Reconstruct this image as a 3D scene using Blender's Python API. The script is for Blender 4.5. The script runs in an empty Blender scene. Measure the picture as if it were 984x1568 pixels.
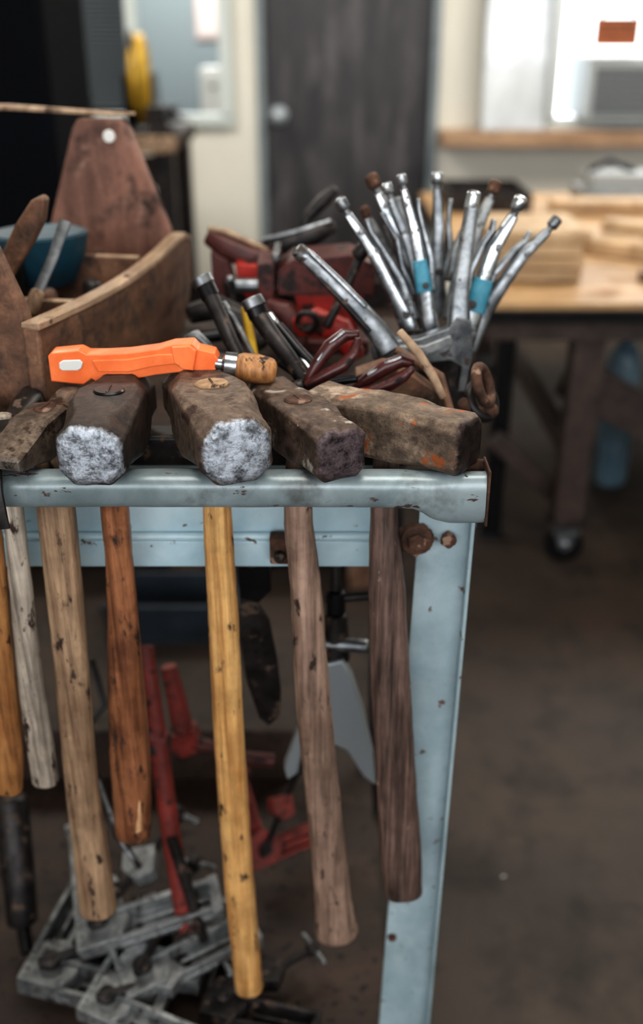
import bpy, bmesh, math, random
from mathutils import Vector, Matrix, Euler
random.seed(4)
V=Vector
# ------------------------------------------------------------------ survey helper
CAM=V((0,0,1.35)); PITCH=math.radians(26); F=1524.0
def W(u,v,y=None,z=None):
    """world point on the vertical plane y=.. or horizontal plane z=.. for a measured sight line"""
    d=V((0,math.cos(PITCH),-math.sin(PITCH)))+V((1,0,0))*((u-492)/F)+V((0,math.sin(PITCH),math.cos(PITCH)))*((784-v)/F)
    t=(y-CAM.y)/d.y if y is not None else (z-CAM.z)/d.z
    return CAM+d*t
def mpp(p):  # metres per pixel at point
    return (p-CAM).dot(V((0,math.cos(PITCH),-math.sin(PITCH))))/F
def C(r,g,b):
    f=lambda c:(c/255/12.92 if c/255<=.04045 else ((c/255+.055)/1.055)**2.4)
    return (f(r),f(g),f(b),1)
# ------------------------------------------------------------------ materials
def new_mat(name):
    m=bpy.data.materials.new(name); m.use_nodes=True
    nt=m.node_tree; nt.nodes.clear()
    o=nt.nodes.new('ShaderNodeOutputMaterial'); b=nt.nodes.new('ShaderNodeBsdfPrincipled')
    nt.links.new(b.outputs[0],o.inputs[0]); return m,nt,b
def ramp(nt,src,a,b,ca=(0,0,0,1),cb=(1,1,1,1)):
    r=nt.nodes.new('ShaderNodeValToRGB'); r.color_ramp.elements[0].position=a; r.color_ramp.elements[1].position=b
    r.color_ramp.elements[0].color=ca; r.color_ramp.elements[1].color=cb
    nt.links.new(src,r.inputs[0]); return r.outputs[0]
def noise(nt,vec,s,det=6,rough=.6,dist=0):
    n=nt.nodes.new('ShaderNodeTexNoise'); n.inputs['Scale'].default_value=s; n.inputs['Detail'].default_value=det
    n.inputs['Roughness'].default_value=rough; n.inputs['Distortion'].default_value=dist
    nt.links.new(vec,n.inputs['Vector']); return n.outputs[0]
def mixc(nt,f,a,b):
    m=nt.nodes.new('ShaderNodeMix'); m.data_type='RGBA'
    nt.links.new(f,m.inputs[0])
    for i,x in ((6,a),(7,b)):
        if isinstance(x,tuple): m.inputs[i].default_value=x
        else: nt.links.new(x,m.inputs[i])
    return m.outputs[2]
def mapping(nt,tc,st):
    mp=nt.nodes.new('ShaderNodeMapping'); mp.inputs['Scale'].default_value=st; nt.links.new(tc.outputs['Object'],mp.inputs[0]); return mp.outputs[0]
def mat(name,c1,c2,c3=None,scale=30,stretch=(1,1,1),rough=.55,metal=0.,bump=.3,s3=60,t3=(.58,.63),m3=0.,r3=.8,wear=None,dist=.3,mul=.55,st3=(1,1,1),streak=0,c4=None,t4=(.55,.62),s4=25,bd=.002,pit=0,spec=.5):
    m,nt,b=new_mat(name)
    b.inputs['Specular IOR Level'].default_value=spec
    tc=nt.nodes.new('ShaderNodeTexCoord'); mp=mapping(nt,tc,stretch)
    n1=noise(nt,mp,scale,8,.65,dist)
    col=ramp(nt,n1,.34,.66,c1,c2)
    if c4: col=mixc(nt,ramp(nt,noise(nt,tc.outputs['Object'],s4,5,.6),t4[0],t4[1]),col,c4)
    if mul:
        nb=noise(nt,tc.outputs['Object'],scale*.35+3,3)
        dk=nt.nodes.new('ShaderNodeMix'); dk.data_type='RGBA'; dk.blend_type='MULTIPLY'; dk.inputs[0].default_value=mul
        nt.links.new(col,dk.inputs[6]); nt.links.new(ramp(nt,nb,.3,.65,(.45,.45,.45,1),(1,1,1,1)),dk.inputs[7]); col=dk.outputs[2]
    if pit:
        np_=noise(nt,tc.outputs['Object'],230,6,.75)
        dk=nt.nodes.new('ShaderNodeMix'); dk.data_type='RGBA'; dk.blend_type='MULTIPLY'; dk.inputs[0].default_value=pit
        nt.links.new(col,dk.inputs[6]); nt.links.new(ramp(nt,np_,.36,.56,(.34,.29,.27,1),(1.1,1.1,1.1,1)),dk.inputs[7]); col=dk.outputs[2]
    if streak:
        ns=noise(nt,mapping(nt,tc,(1,1,.025)),210,5,.7)
        dk=nt.nodes.new('ShaderNodeMix'); dk.data_type='RGBA'; dk.blend_type='MULTIPLY'; dk.inputs[0].default_value=streak
        nt.links.new(col,dk.inputs[6]); nt.links.new(ramp(nt,ns,.36,.55,(.30,.26,.24,1),(1,1,1,1)),dk.inputs[7]); col=dk.outputs[2]
    b.inputs['Metallic'].default_value=metal; b.inputs['Roughness'].default_value=rough
    if c3:
        n3=noise(nt,mapping(nt,tc,st3),s3,6,.6)
        f=ramp(nt,n3,t3[0],t3[1])
        col=mixc(nt,f,col,c3)
        mm=nt.nodes.new('ShaderNodeMapRange'); mm.inputs[3].default_value=metal; mm.inputs[4].default_value=m3
        nt.links.new(f,mm.inputs[0]); nt.links.new(mm.outputs[0],b.inputs['Metallic'])
        mr=nt.nodes.new('ShaderNodeMapRange'); mr.inputs[3].default_value=rough; mr.inputs[4].default_value=r3
        nt.links.new(f,mr.inputs[0]); nt.links.new(mr.outputs[0],b.inputs['Roughness'])
    if wear:   # worn bright striking faces at the ends of local Y
        L,cw=wear
        sp=nt.nodes.new('ShaderNodeSeparateXYZ'); nt.links.new(tc.outputs['Object'],sp.inputs[0])
        ab=nt.nodes.new('ShaderNodeMath'); ab.operation='ABSOLUTE'; nt.links.new(sp.outputs[1],ab.inputs[0])
        mr2=nt.nodes.new('ShaderNodeMapRange'); mr2.inputs[1].default_value=L/2-.012; mr2.inputs[2].default_value=L/2-.001
        nt.links.new(ab.outputs[0],mr2.inputs[0])
        nw=noise(nt,tc.outputs['Object'],55,9,.72)
        ad=nt.nodes.new('ShaderNodeMath'); ad.operation='MULTIPLY_ADD'; nt.links.new(nw,ad.inputs[0]); ad.inputs[1].default_value=1.4
        nt.links.new(mr2.outputs[0],ad.inputs[2])
        hv=nt.nodes.new('ShaderNodeMath'); hv.operation='MULTIPLY'; hv.inputs[1].default_value=.5
        nt.links.new(ad.outputs[0],hv.inputs[0])
        f=ramp(nt,hv.outputs[0],.66,.80)
        nsp=noise(nt,tc.outputs['Object'],75,10,.82)
        cwn=ramp(nt,nsp,.40,.56,tuple(c*.16 for c in cw[:3])+(1,),cw)
        col=mixc(nt,f,col,cwn)
        mm=nt.nodes.new('ShaderNodeMapRange'); mm.inputs[3].default_value=metal; mm.inputs[4].default_value=.8
        nt.links.new(f,mm.inputs[0]); nt.links.new(mm.outputs[0],b.inputs['Metallic'])
        mr=nt.nodes.new('ShaderNodeMapRange'); mr.inputs[3].default_value=rough; mr.inputs[4].default_value=.36
        nt.links.new(f,mr.inputs[0]); nt.links.new(mr.outputs[0],b.inputs['Roughness'])
    nt.links.new(col,b.inputs['Base Color'])
    if bump:
        bp=nt.nodes.new('ShaderNodeBump'); bp.inputs['Strength'].default_value=bump; bp.inputs['Distance'].default_value=bd
        nf=noise(nt,mp,scale*2.2,8,.7)
        nt.links.new(nf,bp.inputs['Height']); nt.links.new(bp.outputs[0],b.inputs['Normal'])
    return m
def plain(name,c,rough=.5,metal=0.):
    m,nt,b=new_mat(name); b.inputs['Base Color'].default_value=c; b.inputs['Roughness'].default_value=rough; b.inputs['Metallic'].default_value=metal
    return m
G=(1,1,.07)
def wood(n,c1,c2,spot=C(45,28,20),t=(.60,.66),rough=.5,st=G,scale=90,bump=.4,streak=.6,st3=(1,1,.35),**k): return mat(n,C(*c1),C(*c2),spot,scale=scale,stretch=st,rough=rough,bump=bump,s3=75,t3=t,r3=.7,streak=streak,st3=st3,**k)
M={}
M['h_yellow']=wood('ash_handle_yellow',(190,134,76),(240,194,130),t=(.60,.68),rough=.4,streak=.5)
M['h_orange']=wood('varnished_handle',(108,66,44),(184,126,90),t=(.56,.65),rough=.3,c4=C(88,54,40),t4=(.48,.66),s4=14)
M['h_tan']=wood('weathered_handle_tan',(108,86,74),(182,152,134),t=(.59,.65),rough=.6,c4=C(112,86,74),t4=(.52,.68),s4=10)
M['h_tan2']=wood('weathered_handle_brown',(124,96,74),(198,166,134),t=(.59,.66),rough=.6,c4=C(120,92,72),t4=(.52,.68),s4=10)
M['h_grey']=wood('weathered_handle_grey',(128,114,102),(208,196,180),t=(.57,.63),rough=.65)
M['h_dark']=wood('dark_handle',(58,44,40),(138,112,102),C(184,158,140),t=(.66,.73),rough=.5,streak=.85)
M['h_amber']=wood('amber_handle',(140,90,52),(200,146,92),rough=.45)
M['endgrain']=mat('endgrain',C(140,110,80),C(186,152,114),C(60,40,28),scale=120,bump=.5)
SIL=C(206,213,224)
def headmat(n,c1,c2,c3,L,cw=SIL,t3=(.56,.62),c4=None,t4=(.55,.62)): return mat(n,C(*c1),C(*c2),C(*c3),scale=60,rough=.52,metal=.5,bump=.8,bd=.002,s3=42,t3=t3,r3=.75,wear=(L,cw),c4=c4,t4=t4,pit=.55,mul=.6)
M['blue']=mat('blue_grey_paint',C(112,127,131),C(156,169,173),C(70,50,44),scale=14,rough=.3,metal=.15,bump=.12,s3=70,t3=(.63,.66),r3=.85,st3=(.5,1,1),c4=C(92,96,96),t4=(.55,.72),s4=16)
M['blue2']=mat('blue_paint_panel',C(146,168,176),C(184,202,208),C(96,76,66),scale=10,rough=.4,metal=.1,bump=.12,s3=60,t3=(.64,.68),r3=.85,c4=C(128,144,148),t4=(.55,.75),s4=9)
M['blue3']=mat('light_blue_apron',C(166,198,212),C(204,226,234),C(96,76,66),scale=10,rough=.4,metal=.05,bump=.1,s3=60,t3=(.65,.69),r3=.85)
M['rust']=mat('rusty_steel',C(58,42,36),C(112,80,62),C(140,114,98),scale=60,rough=.8,metal=.3,bump=.6)
M['steel']=mat('worn_steel',C(100,104,108),C(176,180,184),C(60,52,48),scale=40,rough=.36,metal=.9,bump=.15,t3=(.58,.66))
M['chrome']=mat('satin_chrome',C(130,136,142),C(216,220,224),C(60,52,47),scale=45,rough=.22,metal=.95,bump=.1,t3=(.57,.65))
M['alu']=mat('cast_aluminium',C(120,123,125),C(186,188,188),C(60,54,50),scale=50,rough=.42,metal=.7,bump=.2,t3=(.57,.66))
M['alud']=mat('dull_cast_aluminium',C(88,90,92),C(146,148,148),C(46,42,39),scale=50,rough=.46,metal=.65,bump=.2,t3=(.55,.64))
M['dsteel']=mat('dark_steel',C(32,30,30),C(66,62,62),C(90,72,60),scale=40,rough=.42,metal=.6,bump=.2)
M['black']=mat('black_oxide',C(16,16,18),C(32,32,36),scale=40,rough=.3,metal=.4,bump=.1)
M['red']=mat('red_cast_paint',C(110,40,34),C(152,58,50),C(50,32,28),scale=30,rough=.5,bump=.3,t3=(.54,.62))
M['red2']=mat('bright_red_paint',C(150,32,24),C(190,50,38),C(60,28,24),scale=30,rough=.45,bump=.3,s3=35,t3=(.54,.62))
M['dred']=mat('dark_red_paint',C(62,28,26),C(102,44,38),C(36,28,27),scale=30,rough=.45,bump=.3,s3=30,t3=(.52,.62))
M['rubber']=mat('red_rubber_grip',C(54,24,24),C(88,40,38),C(30,20,20),scale=60,rough=.3,bump=.1)
M['orange']=mat('orange_plastic',C(240,108,48),C(252,136,78),C(200,84,40),scale=30,rough=.38,bump=.06,t3=(.66,.74),mul=.25)
M['white']=plain('white_plastic',C(215,215,212),.4)
M['greywhite']=plain('zinc_plate',C(170,178,184),.4,.4)
M['teal']=mat('teal_paint',C(14,52,68),C(28,76,94),scale=20,rough=.5,bump=.05)
M['tape']=mat('blue_tape',C(50,130,154),C(92,168,192),scale=40,rough=.5,bump=.1)
M['box']=mat('old_oak_boards',C(84,58,44),C(142,104,80),C(44,33,28),scale=34,stretch=(1,.16,1),rough=.6,bump=.6,s3=26,t3=(.5,.66),c4=C(162,134,110),t4=(.58,.7),pit=.35)
M['boxend']=mat('reddish_board',C(92,62,52),C(150,108,92),C(58,40,34),scale=30,stretch=(1,1,.18),rough=.6,bump=.6,s3=22,t3=(.52,.66),c4=C(172,138,122),t4=(.56,.72),pit=.3)
M['boxedge']=mat('worn_board_edge',C(132,106,84),C(190,162,134),C(80,58,46),scale=40,stretch=(1,.2,1),rough=.6,bump=.3,s3=24)
M['tanwood']=mat('pine_boards',C(176,144,108),C(214,186,150),C(140,110,80),scale=16,stretch=(.2,1,1),rough=.6,bump=.15,s3=10,t3=(.55,.7))
M['tanwood2']=mat('ply_top',C(172,136,94),C(204,168,126),C(136,102,72),scale=10,stretch=(.3,1,1),rough=.5,bump=.1,s3=6,t3=(.55,.7))
M['cream']=mat('cream_wall_paint',C(216,213,202),C(222,219,208),scale=3,rough=.8,bump=.03,mul=0)
M['trimw']=mat('wood_trim',C(160,128,100),C(186,154,124),scale=12,stretch=(.1,1,1),rough=.6,bump=.1)
M['door']=mat('dark_door_veneer',C(34,32,35),C(64,61,64),C(98,94,95),scale=14,stretch=(1,1,.07),rough=.42,bump=.1,s3=14,t3=(.5,.8),r3=.4,st3=(1,1,.25),mul=.3)
M['frame']=mat('door_frame_paint',C(116,126,130),C(134,144,148),scale=8,rough=.5,bump=.03,mul=0)
M['wframe']=plain('window_frame_white',C(196,204,202),.5)
M['navy']=mat('navy_black_cabinet',C(5,7,13),C(8,11,20),scale=6,rough=.8,bump=.0,spec=.15)
M['galv']=mat('galvanised_sheet',C(186,188,188),C(208,210,210),scale=5,rough=.33,metal=.8,bump=.1,mul=.15)
M['concrete']=mat('concrete_floor',C(48,38,32),C(68,55,46),C(36,29,25),scale=2.6,rough=.62,bump=.15,s3=9,t3=(.48,.7),r3=.7,mul=.5)
M['ceil']=plain('ceiling_paint',C(190,190,185),.9)
M['shelf']=mat('brown_shelf_ply',C(44,32,26),C(68,51,42),C(28,22,19),scale=20,stretch=(.2,1,1),rough=.7,bump=.2)
M['bsteel']=mat('brown_bench_steel',C(60,50,47),C(86,72,66),C(50,36,32),scale=12,rough=.5,metal=.3,bump=.1)
M['sign']=mat('orange_sign',C(150,80,42),C(170,96,52),scale=20,rough=.5,bump=.02)
M['acgrey']=plain('ac_plastic',C(160,166,168),.5)
M['acdark']=plain('ac_grille',C(58,62,66),.5)
M['yellow']=mat('yellow_hose',C(190,146,30),C(214,176,56),scale=20,rough=.45,bump=.05)
M['bluegas']=mat('blue_cylinder',C(76,98,114),C(110,132,144),scale=10,rough=.4,bump=.05)
M['dblue']=mat('dark_blue_tub',C(26,34,42),C(40,50,60),scale=10,rough=.5,bump=.05)
M['room']=plain('office_wall',C(140,150,152),.8)
M['blind']=plain('dark_blind',C(52,60,66),.7)
M['lip']=mat('pale_wood_chip',C(190,144,102),C(220,178,136),scale=80,stretch=G,rough=.5,bump=.2)
# ------------------------------------------------------------------ mesh builder
class B:
    def __init__(s,name): s.name=name; s.bm=bmesh.new(); s.mats=[]
    def mi(s,m):
        m=M[m] if isinstance(m,str) else m
        if m not in s.mats: s.mats.append(m)
        return s.mats.index(m)
    def loft(s,rings,m,cap=True,capm=None):
        i=s.mi(m); vs=[[s.bm.verts.new(p) for p in r] for r in rings]; n=len(vs[0])
        for a,b in zip(vs,vs[1:]):
            for k in range(n):
                f=s.bm.faces.new((a[k],a[(k+1)%n],b[(k+1)%n],b[k])); f.material_index=i; f.smooth=True
        if cap:
            j=s.mi(capm) if capm else i
            f=s.bm.faces.new(vs[0][::-1]); f.material_index=j; f.smooth=True
            f=s.bm.faces.new(vs[-1]); f.material_index=j; f.smooth=True
        return s
    def tube(s,path,rad,m,n=16,p=2.0,up=V((0,1,0)),rnd=0,capm=None):
        path=[V(q) for q in path]
        if not isinstance(rad,(list,)): rad=[rad]*len(path)
        rad=[(r,r) if not isinstance(r,tuple) else r for r in rad]
        tans=[]
        for k in range(len(path)):
            a=path[max(k-1,0)]; b=path[min(k+1,len(path)-1)]; tans.append((b-a).normalized())
        P=list(path); R=list(rad); T=list(tans)
        if rnd:
            for sc,of in ((.93,.35),(.75,.7),(.4,.95)):
                r=min(rad[-1]); P.append(path[-1]+tans[-1]*r*of*rnd); R.append((rad[-1][0]*sc,rad[-1][1]*sc)); T.append(tans[-1])
                r=min(rad[0]); P.insert(0,path[0]-tans[0]*r*of*rnd); R.insert(0,(rad[0][0]*sc,rad[0][1]*sc)); T.insert(0,tans[0])
        rings=[]
        for q,r,t in zip(P,R,T):
            uu=up if abs(t.dot(up))<.95 else V((1,0,0))
            ux=t.cross(uu).normalized(); uy=ux.cross(t).normalized()
            ring=[]
            for k in range(n):
                a=2*math.pi*k/n; c,d=math.cos(a),math.sin(a)
                ring.append(q+ux*(r[0]*math.copysign(abs(c)**(2/p),c))+uy*(r[1]*math.copysign(abs(d)**(2/p),d)))
            rings.append(ring)
        return s.loft(rings,m,capm=capm)
    def prism(s,pts,ext,m):
        a=[V(q) for q in pts]; ext=V(ext); return s.loft([a,[q+ext for q in a]],m)
    def pprism(s,px,y,th,m,k=0,u0=0):
        return s.prism([W(u,v,y=y+k*(u-u0)) for u,v in px],(0,th,0),m)
    def box(s,c,sz,m,rot=(0,0,0)):
        R=Euler([math.radians(a) for a in rot]).to_matrix(); c=V(c); h=V(sz)/2
        r=[]
        for z in (-1,1): r.append([c+R@V((x*h.x,y*h.y,z*h.z)) for x,y in ((-1,-1),(1,-1),(1,1),(-1,1))])
        return s.loft(r,m)
    def bb(s,a,b,m):
        a=V(a);b=V(b); return s.box((a+b)/2,[abs(x) for x in (b-a)],m)
    def torus(s,c,R,r,m,ax=V((0,0,1)),n=32,k=12,sq=(1,1)):
        ax=V(ax).normalized(); ux=ax.orthogonal().normalized(); uy=ax.cross(ux); i=s.mi(m); c=V(c)
        vs=[]
        for a in range(n):
            t=2*math.pi*a/n; d=ux*math.cos(t)*sq[0]+uy*math.sin(t)*sq[1]
            vs.append([s.bm.verts.new(c+d*(R+r*math.cos(2*math.pi*b/k))+ax*r*math.sin(2*math.pi*b/k)) for b in range(k)])
        for a in range(n):
            for b in range(k):
                f=s.bm.faces.new((vs[a][b],vs[(a+1)%n][b],vs[(a+1)%n][(b+1)%k],vs[a][(b+1)%k])); f.material_index=i; f.smooth=True
        return s
    def done(s,bevel=0,parent=None,mw=None,seg=2,disp=0,sub=0,ang=35,ds=.022):
        bmesh.ops.recalc_face_normals(s.bm,faces=s.bm.faces)
        if mw is None:
            c=V((0,0,0)); 
            for v in s.bm.verts: c+=v.co
            c/=len(s.bm.verts)
            for v in s.bm.verts: v.co-=c
            mw=Matrix.Translation(c)
        me=bpy.data.meshes.new(s.name); s.bm.to_mesh(me); s.bm.free()
        for m in s.mats: me.materials.append(m)
        me.set_sharp_from_angle(angle=math.radians(ang))
        o=bpy.data.objects.new(s.name,me); bpy.context.scene.collection.objects.link(o)
        if parent: o.parent=parent; mw=Matrix.Translation(-parent.location)@mw
        o.matrix_basis=mw
        if bevel:
            b=o.modifiers.new('bevel','BEVEL'); b.width=bevel; b.segments=seg; b.limit_method='ANGLE'; b.angle_limit=math.radians(28)
        if sub:
            q=o.modifiers.new('sub','SUBSURF'); q.subdivision_type='SIMPLE'; q.levels=sub; q.render_levels=sub
        if disp:
            t=bpy.data.textures.new(s.name+'_clouds','CLOUDS'); t.noise_scale=ds; t.noise_depth=3
            d=o.modifiers.new('dents','DISPLACE'); d.texture=t; d.strength=disp; d.mid_level=.5; d.texture_coords='LOCAL'
        return o
def empty(name,loc):
    e=bpy.data.objects.new(name,None); e.empty_display_size=.05; bpy.context.scene.collection.objects.link(e); e.location=loc; return e

# ------------------------------------------------------------------ ROOM
YB=5.2
B('floor').bb((-4,-3.0,-.1),(4.5,YB+.2,0),'concrete').done()
B('ceiling').bb((-4,-3,2.9),(4.5,YB+.2,3.0),'ceil').done()
B('wall_left').bb((-4.12,-3,0),(-4,YB,2.9),'cream').done()
B('wall_right').bb((4.5,-3,0),(4.62,YB,2.9),'cream').done()
w=B('wall_back')
y0,y1=YB,YB+.12
x1a,x1b,zs1=-1.26,-.455,.955
dxa,dxb=-.30,.552
x2a,x2b,zs2=1.12,2.25,.93
w.bb((-4,y0,0),(x1a,y1,2.9),'cream'); w.bb((x1a,y0,0),(x1b,y1,zs1),'cream'); w.bb((x1a,y0,2.0),(x1b,y1,2.9),'cream')
w.bb((x1b,y0,0),(dxa,y1,2.9),'cream'); w.bb((dxa,y0,2.07),(dxb,y1,2.9),'cream')
w.bb((dxb,y0,0),(x2a,y1,2.9),'cream'); w.bb((x2a,y0,0),(x2b,y1,zs2),'cream'); w.bb((x2a,y0,2.0),(x2b,y1,2.9),'cream')
w.bb((x2b,y0,0),(4.5,y1,2.9),'cream'); w.done()
wf=B('wall_front')   # unseen front wall; high opening shaped to admit sky light, keeping low areas darker
wf.bb((-4,-3.12,2.78),(4.5,-3,2.9),'cream'); wf.bb((-4,-3.12,0),(-3.3,-3,2.78),'cream'); wf.bb((3.8,-3.12,0),(4.5,-3,2.78),'cream'); wf.bb((-3.3,-3.12,0),(3.8,-3,1.3),'cream')
wf.done()
# door
d=B('door_1'); d.bb((dxa+.03,y0+.02,.008),(dxb-.03,y0+.065,2.04),'door')
kz=W(427,177,y=YB); 
d.tube([(kz.x,y0+.02,kz.z),(kz.x,y0-.02,kz.z)],.018,'chrome'); d.tube([(kz.x,y0-.02,kz.z),(kz.x,y0-.055,kz.z)],.036,'greywhite',rnd=.6); d.tube([(kz.x,y0+.021,kz.z),(kz.x,y0+.012,kz.z)],.044,'greywhite')
d.done(.003)
f=B('trim_1'); f.bb((dxa-.012,y0-.02,0),(dxa+.028,y0+.12,2.07),'frame'); f.bb((dxb-.028,y0-.02,0),(dxb+.012,y0+.12,2.07),'frame'); f.bb((dxa-.012,y0-.02,2.042),(dxb+.012,y0+.12,2.10),'frame'); f.done(.004)
# window to office
f=B('window_1'); t=.045
f.bb((x1a-.03,y0-.03,zs1-.04),(x1b+.03,y0+.1,zs1+.01),'wframe'); f.bb((x1a-.03,y0-.03,1.98),(x1b+.03,y0+.1,2.03),'wframe')
f.bb((x1a-.03,y0-.03,zs1),(x1a+.03,y0+.1,2.0),'wframe'); f.bb((x1b-.03,y0-.03,zs1),(x1b+.03,y0+.1,2.0),'wframe')
mx=-.895; f.bb((mx-.025,y0-.01,zs1),(mx+.025,y0+.08,2.0),'wframe')
for i in range(48): f.box((-1.075,y0+.06,1.0+i*.02),(.31,.024,.003),'blind',(62,0,0))
f.done(.004)
B('wall_office_rear').bb((-2,y0+1.7,0),(.6,y0+1.75,2.6),'room').done()
B('wall_office_left').bb((-2,y0+.14,0),(-1.95,y0+1.69,2.6),'room').done()
B('wall_office_right').bb((.55,y0+.14,0),(.6,y0+1.69,2.6),'room').done()
B('ceiling_office').bb((-2,y0+.14,2.61),(.6,y0+1.75,2.66),'room').done()
B('floor_office').bb((-2,y0+.21,-.05),(.6,y0+1.75,0),'concrete').done()
q=B('filing_cabinet'); q.bb((-.64,y0+.5,0),(-.50,y0+.8,1.155),'white')
for z in (.05,.42,.79): q.bb((-.635,y0+.485,z),(-.505,y0+.50,z+.34),'white'); q.bb((-.59,y0+.475,z+.27),(-.55,y0+.485,z+.28),'dsteel')
q.done(.006)
q=B('desk'); q.bb((-1.6,y0+.85,.72),(-.7,y0+1.4,.75),'room'); 
for x in (-1.57,-.75):
    for y in (.88,1.34): q.bb((x-.02,y0+y,0),(x+.02,y0+y+.04,.72),'dsteel')
q.bb((-1.35,y0+1.1,.75),(-.95,y0+1.13,1.05),'black'); q.bb((-1.18,y0+1.13,.75),(-1.12,y0+1.17,.9),'black'); q.done(.004)
q=B('wall_notice'); q.bb((-.78,y0+1.685,1.28),(-.60,y0+1.698,1.62),plain('pinkish_paper',C(216,190,180),.7)); q.bb((-.765,y0+1.68,1.30),(-.615,y0+1.685,1.6),plain('notice_print',C(226,212,206),.7)); q.done()
# window with air conditioner
f=B('window_2')
f.bb((x2a-.03,y0-.03,zs2-.03),(x2b+.03,y0+.1,zs2+.02),'wframe'); f.bb((x2a-.03,y0-.03,1.98),(x2b+.03,y0+.1,2.03),'wframe')
f.bb((x2a-.03,y0-.03,zs2),(x2a+.015,y0+.1,2.0),'wframe'); f.bb((x2b-.03,y0-.03,zs2),(x2b+.03,y0+.1,2.0),'wframe')
f.bb((1.83,y0+.03,zs2),(x2b,y0+.05,1.27),'wframe')
f.done(.004)
a=B('air_conditioner'); a.bb((1.24,y0-.16,.955),(1.82,y0+.4,1.225),'acgrey')
a.bb((1.27,y0-.165,.975),(1.66,y0-.158,1.185),'acdark')
for i in range(8): a.box((1.465,y0-.168,.99+i*.026),(.385,.008,.004),'acgrey',(25,0,0))
a.bb((1.69,y0-.168,.985),(1.80,y0-.158,1.195),'acgrey'); a.tube([(1.745,y0-.16,1.15),(1.745,y0-.185,1.15)],.018,'acdark'); a.tube([(1.745,y0-.16,1.07),(1.745,y0-.185,1.07)],.018,'acdark')
a.done(.006)
s_=B('hanging_sign'); p=W(912,26,y=5.0); q=W(976,72,y=5.0)
s_.bb((p.x,4.995,q.z),(q.x,5.005,p.z),'sign'); s_.bb((p.x+.015,4.992,q.z+.05),(q.x-.015,4.9949,q.z+.06),'rust'); s_.bb((p.x+.015,4.992,q.z+.085),(q.x-.015,4.9949,q.z+.1),'rust')
cx=(p.x+q.x)/2; s_.tube([(p.x+.02,5.0,p.z),(cx,5.0,p.z+.06),(q.x-.02,5.0,p.z)],.005,'dsteel',n=6); s_.tube([(cx,5.0,p.z+.06),(cx,5.0,2.9)],.004,'dsteel',n=6); s_.done()
g=B('galvanised_panel'); p=W(747,0,y=5.15); q=W(838,0,y=5.15)
xa_,xb_=p.x,q.x+.02
prof=[(5.065,.905),(5.085,1.0),(5.105,1.1),(5.122,1.2),(5.13,1.3),(5.135,1.6),(5.135,2.2)]
g.loft([[V((xa_,y,z)),V((xb_,y,z)),V((xb_,YB-.002,z)),V((xa_,YB-.002,z))] for y,z in prof],'galv')
g.bb((xa_-.012,5.06,.905),(xa_-.001,YB-.002,2.2),'galv'); g.bb((xb_+.001,5.06,.905),(xb_+.012,YB-.002,2.2),'galv'); g.done(.002)
B('trim_2').bb((dxb+.02,5.05,.83),(4.5,YB-.001,.903),'trimw').done(.005)
B('baseboard_back').bb((dxb+.02,5.18,0),(4.5,YB-.001,.1),'frame').done()
# ------------------------------------------------------------------ LEFT BACKGROUND
c=B('steel_cabinet'); xr=W(80,150,y=3.0).x
c.bb((-1.9,3.0,.06),(xr,3.5,1.95),'navy'); c.bb((-1.89,2.985,.1),(-1.33,3.0,1.93),'navy'); c.bb((-1.31,2.985,.1),(xr-.01,3.0,1.93),'navy'); c.bb((-1.88,3.03,0),(xr-.02,3.47,.06),'black')
c.tube([(-1.27,2.97,1.0),(-1.27,2.97,1.15)],.008,'dsteel',rnd=1); c.bb((-1.275,2.97,1.01),(-1.265,2.99,1.02),'dsteel'); c.bb((-1.275,2.97,1.13),(-1.265,2.99,1.14),'dsteel'); c.done(.006)
b=B('wooden_side_bench'); xa,xb=-1.7,W(275,215,y=4.3).x
b.bb((xa,4.2,.90),(xb,4.85,.955),'shelf'); b.bb((xa,4.19,.895),(xb,4.2,.96),'boxedge')
for x in (xa+.05,xb-.06):
    for y in (4.26,4.78): b.bb((x-.04,y-.04,0),(x+.04,y+.04,.9),'dsteel')
b.bb((xa+.05,4.24,.76),(xb-.05,4.28,.88),'shelf'); b.bb((xa+.05,4.3,.22),(xb-.05,4.75,.25),'shelf'); b.done(.005)
h=B('hose_reel'); hc=W(216,138,y=4.45); hc.z=.9565+.195
for k in range(2): h.torus((hc.x-.006+k*.020,4.45,hc.z),.163,.014,'yellow',ax=(1,.10,0))
for k in range(3): h.torus((hc.x-.012+k*.018,4.45,hc.z),.140,.013,'yellow',ax=(1,.10,0))
h.tube([(hc.x-.04,4.445,hc.z),(hc.x+.04,4.455,hc.z)],.12,'yellow',n=24)
h.tube([(hc.x-.034,4.445,hc.z),(hc.x-.026,4.447,hc.z)],.190,'dsteel',n=28)
h.bb((hc.x-.06,4.37,.9565),(hc.x-.05,4.53,hc.z+.03),'black'); h.bb((hc.x+.05,4.37,.9565),(hc.x+.06,4.53,hc.z+.03),'black'); h.bb((hc.x-.06,4.37,.9565),(hc.x+.06,4.53,.965),'black'); h.done(.002)
v=B('bench_vise'); vc=V((xb-.075,4.30,.9565)); v.bb(vc+V((-.05,-.06,0)),vc+V((.06,.06,.03)),'dsteel'); v.bb(vc+V((-.045,-.05,.03)),vc+V((.03,.05,.11)),'dsteel'); v.bb(vc+V((.045,-.05,.05)),vc+V((.07,.05,.11)),'dsteel'); v.tube([vc+V((-.04,0,.065)),vc+V((.11,0,.065))],.014,'steel'); v.tube([vc+V((.10,-.06,.065)),vc+V((.10,.06,.065))],.006,'steel',rnd=1); v.done(.006)
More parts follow.
